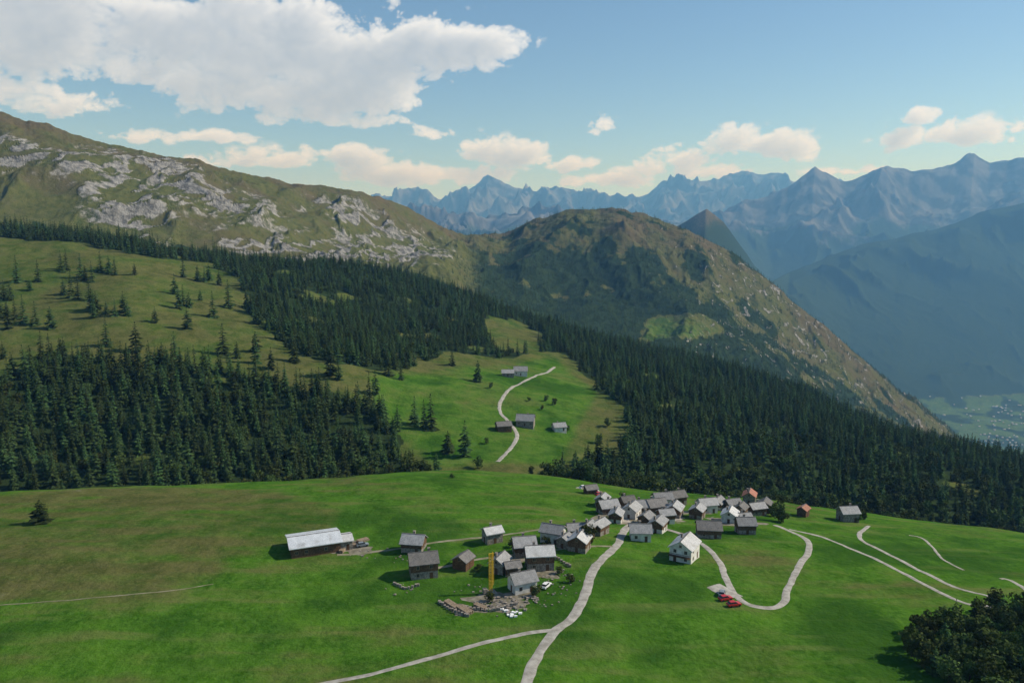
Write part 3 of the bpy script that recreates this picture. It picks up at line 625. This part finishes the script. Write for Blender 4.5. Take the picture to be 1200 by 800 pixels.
for a in [(590,702,9,6),(412,642,7,5),(640,672,5,3),(755,608,14,7),(862,612,10,6),(720,606,7,9),(548,714,5,3),(600,655,5,3),(800,600,9,4)]: yard(*a)
def drywall(pts,hh=.9):
    P=resample([ground(*p) for p in pts],1.0); m=MB()
    for a in P:
        z=float(zat(a[0],a[1])); s=random.uniform(.3,.42); m.box(a[0]-s,a[0]+s,a[1]-s,a[1]+s,z-.3,z+hh*random.uniform(.7,1.1))
    obj('dry_stone_wall',m.mesh('dry_stone_wall',W_stone))
drywall([(545,712),(575,716),(605,708)]);drywall([(515,706),(530,716),(548,722)]);drywall([(640,650),(655,656),(668,664)]);drywall([(462,684),(475,690),(490,686)])
for p,s in [((600,640),.35),((640,640),.4),((628,697),.4),((655,672),.3),((668,682),.35),((560,668),.3),((574,704),.35),((818,606),.35),((906,604),.7),((918,612),.6),((950,588),.5),((938,586),.5),((915,590),.5),((845,586),.5),((865,583),.5),((730,585),.4),((710,612),.3),((1010,608),.5),((1005,612),.4),((660,555),.5),((530,560),.3)]:
    x,y=ground(*p); tree('shrub',random.choice(BR),x,y,s,1.3)
town=MB(); r=random.Random(5)
for i in range(800):
    y=r.uniform(5000,6350); t=r.uniform(.5,1.0); x=t*y; 
    if r.random()>0.15+0.6*math.exp(-((t-.66)/.04)**2): continue
    z=float(zat(x,y)); a,b_,hh=r.uniform(3,8),r.uniform(3,8),r.uniform(4,8); town.box(x-a,x+a,y-b_,y+b_,z-3,z+hh); town.poly([(x-a-1,y-b_-1,z+hh+.1),(x+a+1,y-b_-1,z+hh+.1),(x+a+1,y+b_+1,z+hh+.1),(x-a-1,y+b_+1,z+hh+.1),(x-a-1,y,z+hh+4),(x+a+1,y,z+hh+4)],[(0,1,5,4),(3,4,5,2),(0,4,3),(1,2,5),(0,3,2,1)])
obj('valley_town',town.mesh('valley_town',R_pale))

# ------------------------------------------------------------------ haze (real participating air)
hz=MB(); hz.box(-34000,34000,-9000,25500,-2500,1750)
mh=bpy.data.materials.new('mountain_haze'); mh.use_nodes=True; nt=mh.node_tree; nt.nodes.clear(); o_=nt.nodes.new('ShaderNodeOutputMaterial'); vs=nt.nodes.new('ShaderNodeVolumeScatter')
vs.inputs['Color'].default_value=(0.18,0.48,1.0,1); vs.inputs['Density'].default_value=7.2e-5; vs.inputs['Anisotropy'].default_value=0.15; nt.links.new(vs.outputs[0],o_.inputs['Volume'])
obj('haze',hz.mesh('haze',mh))

# ------------------------------------------------------------------ light
AZ,EL=math.radians(80),math.radians(38)
sv=Vector((math.sin(AZ)*math.cos(EL),math.cos(AZ)*math.cos(EL),math.sin(EL)))
ld=bpy.data.lights.new('sun','SUN'); ld.energy=5.0; ld.angle=math.radians(.5); ld.color=(1,.95,.86); lo=bpy.data.objects.new('sun',ld); COL.objects.link(lo); lo.rotation_euler=sv.to_track_quat('Z','Y').to_euler(); lo.location=(200,100,300)
w=bpy.data.worlds.new('World'); scene.world=w; w.use_nodes=True; nt=w.node_tree; nt.nodes.clear(); nb=NB(nt)
sky=nb.new('ShaderNodeTexSky'); sky.sky_type='NISHITA'; sky.sun_disc=False; sky.sun_elevation=EL; sky.sun_rotation=AZ; sky.altitude=1800; sky.air_density=1.0; sky.dust_density=.3; sky.ozone_density=2.0
b1=nb.new('ShaderNodeBackground'); nb.set(b1.inputs[0],nb.mix(1.0,sky.outputs[0],(.90,1.0,1.0),'MULTIPLY')); b1.inputs[1].default_value=.13
ow=nb.new('ShaderNodeOutputWorld'); nt.links.new(b1.outputs[0],ow.inputs[0])

# ------------------------------------------------------------------ cloud field on the sky backdrop
RS=95000.0; A_=np.radians(np.concatenate([np.linspace(-58,-37,120),np.linspace(-37,37,1150)[1:-1],np.linspace(37,58,120)])); E_=np.radians(np.linspace(1.0,30,470))
AG,EG=np.meshgrid(A_,E_); U=AG*900; Vv=EG*900
def cpos(px,py):
    t,m=sight(px,py); return math.atan(t)*900, math.atan(m/math.sqrt(1+t*t))*900, math.cos(math.atan(t))
blobs=[(40,10,120,50,1.0),(60,60,100,40,.9),(180,25,90,40,.9),(250,50,90,44,1.12),(330,62,100,46,1.2),(420,70,90,38,1.2),(490,58,80,24,1.15),(545,52,55,15,1.05),(230,95,80,22,.95),(340,110,90,28,1.15),(430,110,70,26,1.05),(380,137,90,12,.8),(70,125,80,14,.68),(20,110,60,20,.7),(170,158,45,9,.75),(250,160,50,6,.65),(270,190,46,9,.8),(340,188,50,10,.9),(410,188,50,12,1.0),(455,203,50,12,.95),(530,208,46,10,.95),(565,180,30,13,1.05),(602,182,36,13,1.05),(505,158,24,7,.9),(705,146,16,10,.9),(700,155,14,6,.8),(672,193,28,7,.9),(690,212,40,6,.8),(860,170,30,15,1.05),(908,172,36,13,1.05),(800,186,38,13,1.0),(755,199,30,10,.95),(835,202,46,7,.9),(728,210,36,7,.9),(1075,139,22,9,1.0),(1050,165,22,12,1.08),(1140,158,40,13,1.05),(1160,150,22,9,1.0),(1197,150,16,6,.9),(1000,199,50,5,.75),(-200,60,200,70,1.1),(1400,130,120,26,1)]
W1=U+14*fbm(U/60,Vv/60,3,410)+5*fbm(U/14,Vv/14,3,412); W2=Vv+8*fbm(U/60,Vv/60,3,420)+4*fbm(U/14,Vv/14,3,422)
mk=np.zeros_like(U)
for (px,py,rx,ry,a) in blobs:
    cu,cv,cz=cpos(px,py); rx*=cz**2; ry*=cz
    dv=(W2-cv)/ry; dv=np.where(dv<0,dv*1.3,dv*.9)
    mk=np.maximum(mk,a*np.exp(-.62*(((W1-cu)/rx)**2+dv**2)))
bl=billow(U/32+.3*fbm(U/40,Vv/40,2,430),Vv/25,6,440,.62); fb=fbm(U/80,Vv/48,6,450,.58)
D=mk*1.15+(bl-.16)*1.15+fb*.95-.56
D=np.clip(D,0,2)*sstep(.05,.35,mk)
al=1-np.exp(-D*6.0)
acc=np.zeros_like(D); dx=.75;dy=.62; stp=4; cell=(A_[200]-A_[199])*900; celly=(E_[1]-E_[0])*900
for k in range(1,10):
    sx=int(round(dx*stp*k/cell)); sy=int(round(dy*stp*k/celly)); s=np.zeros_like(D); s[:D.shape[0]-sy,:D.shape[1]-sx]=D[sy:,sx:]; acc+=s
lit=np.exp(-acc*.32); lit=.12+.88*lit+.35*(bl-.18)
lit=np.clip(lit+.35*np.exp(-D*3),0,1)
V=np.stack([RS*np.cos(EG)*np.sin(AG),RS*np.cos(EG)*np.cos(AG),RS*np.sin(EG)],-1).reshape(-1,3)
ms_=bpy.data.materials.new('cloud_layer'); ms_.use_nodes=True; nt=ms_.node_tree; nt.nodes.clear(); nb=NB(nt)
em=nb.new('ShaderNodeEmission'); nb.set(em.inputs[0],nb.mix(nb.attr('lit'),(0.38,0.47,0.60),(0.93,0.97,1.04))); em.inputs[1].default_value=1.0  # clouds glow; their sunlit and shaded sides are painted into the emission colour
tr_=nb.new('ShaderNodeBsdfTransparent'); mx=nb.new('ShaderNodeMixShader'); nb.set(mx.inputs[0],nb.attr('alpha')); nt.links.new(tr_.outputs[0],mx.inputs[1]); nt.links.new(em.outputs[0],mx.inputs[2]); oo=nb.new('ShaderNodeOutputMaterial'); nt.links.new(mx.outputs[0],oo.inputs[0])
try: ms_.cycles.emission_sampling='NONE'
except Exception: pass
me=mesh_from('sky',V,grid_faces(len(E_),len(A_)),[ms_]); fattr(me,'alpha',al*.98); fattr(me,'lit',lit); obj('sky',me)

# ------------------------------------------------------------------ camera
cd=bpy.data.cameras.new('camera'); cd.sensor_width=36; cd.lens=36*FPX/1200; cd.clip_start=1; cd.clip_end=200000
co=bpy.data.objects.new('camera',cd); COL.objects.link(co); co.location=(0,0,0); co.rotation_euler=(math.pi/2-PITCH,0,0); scene.camera=co
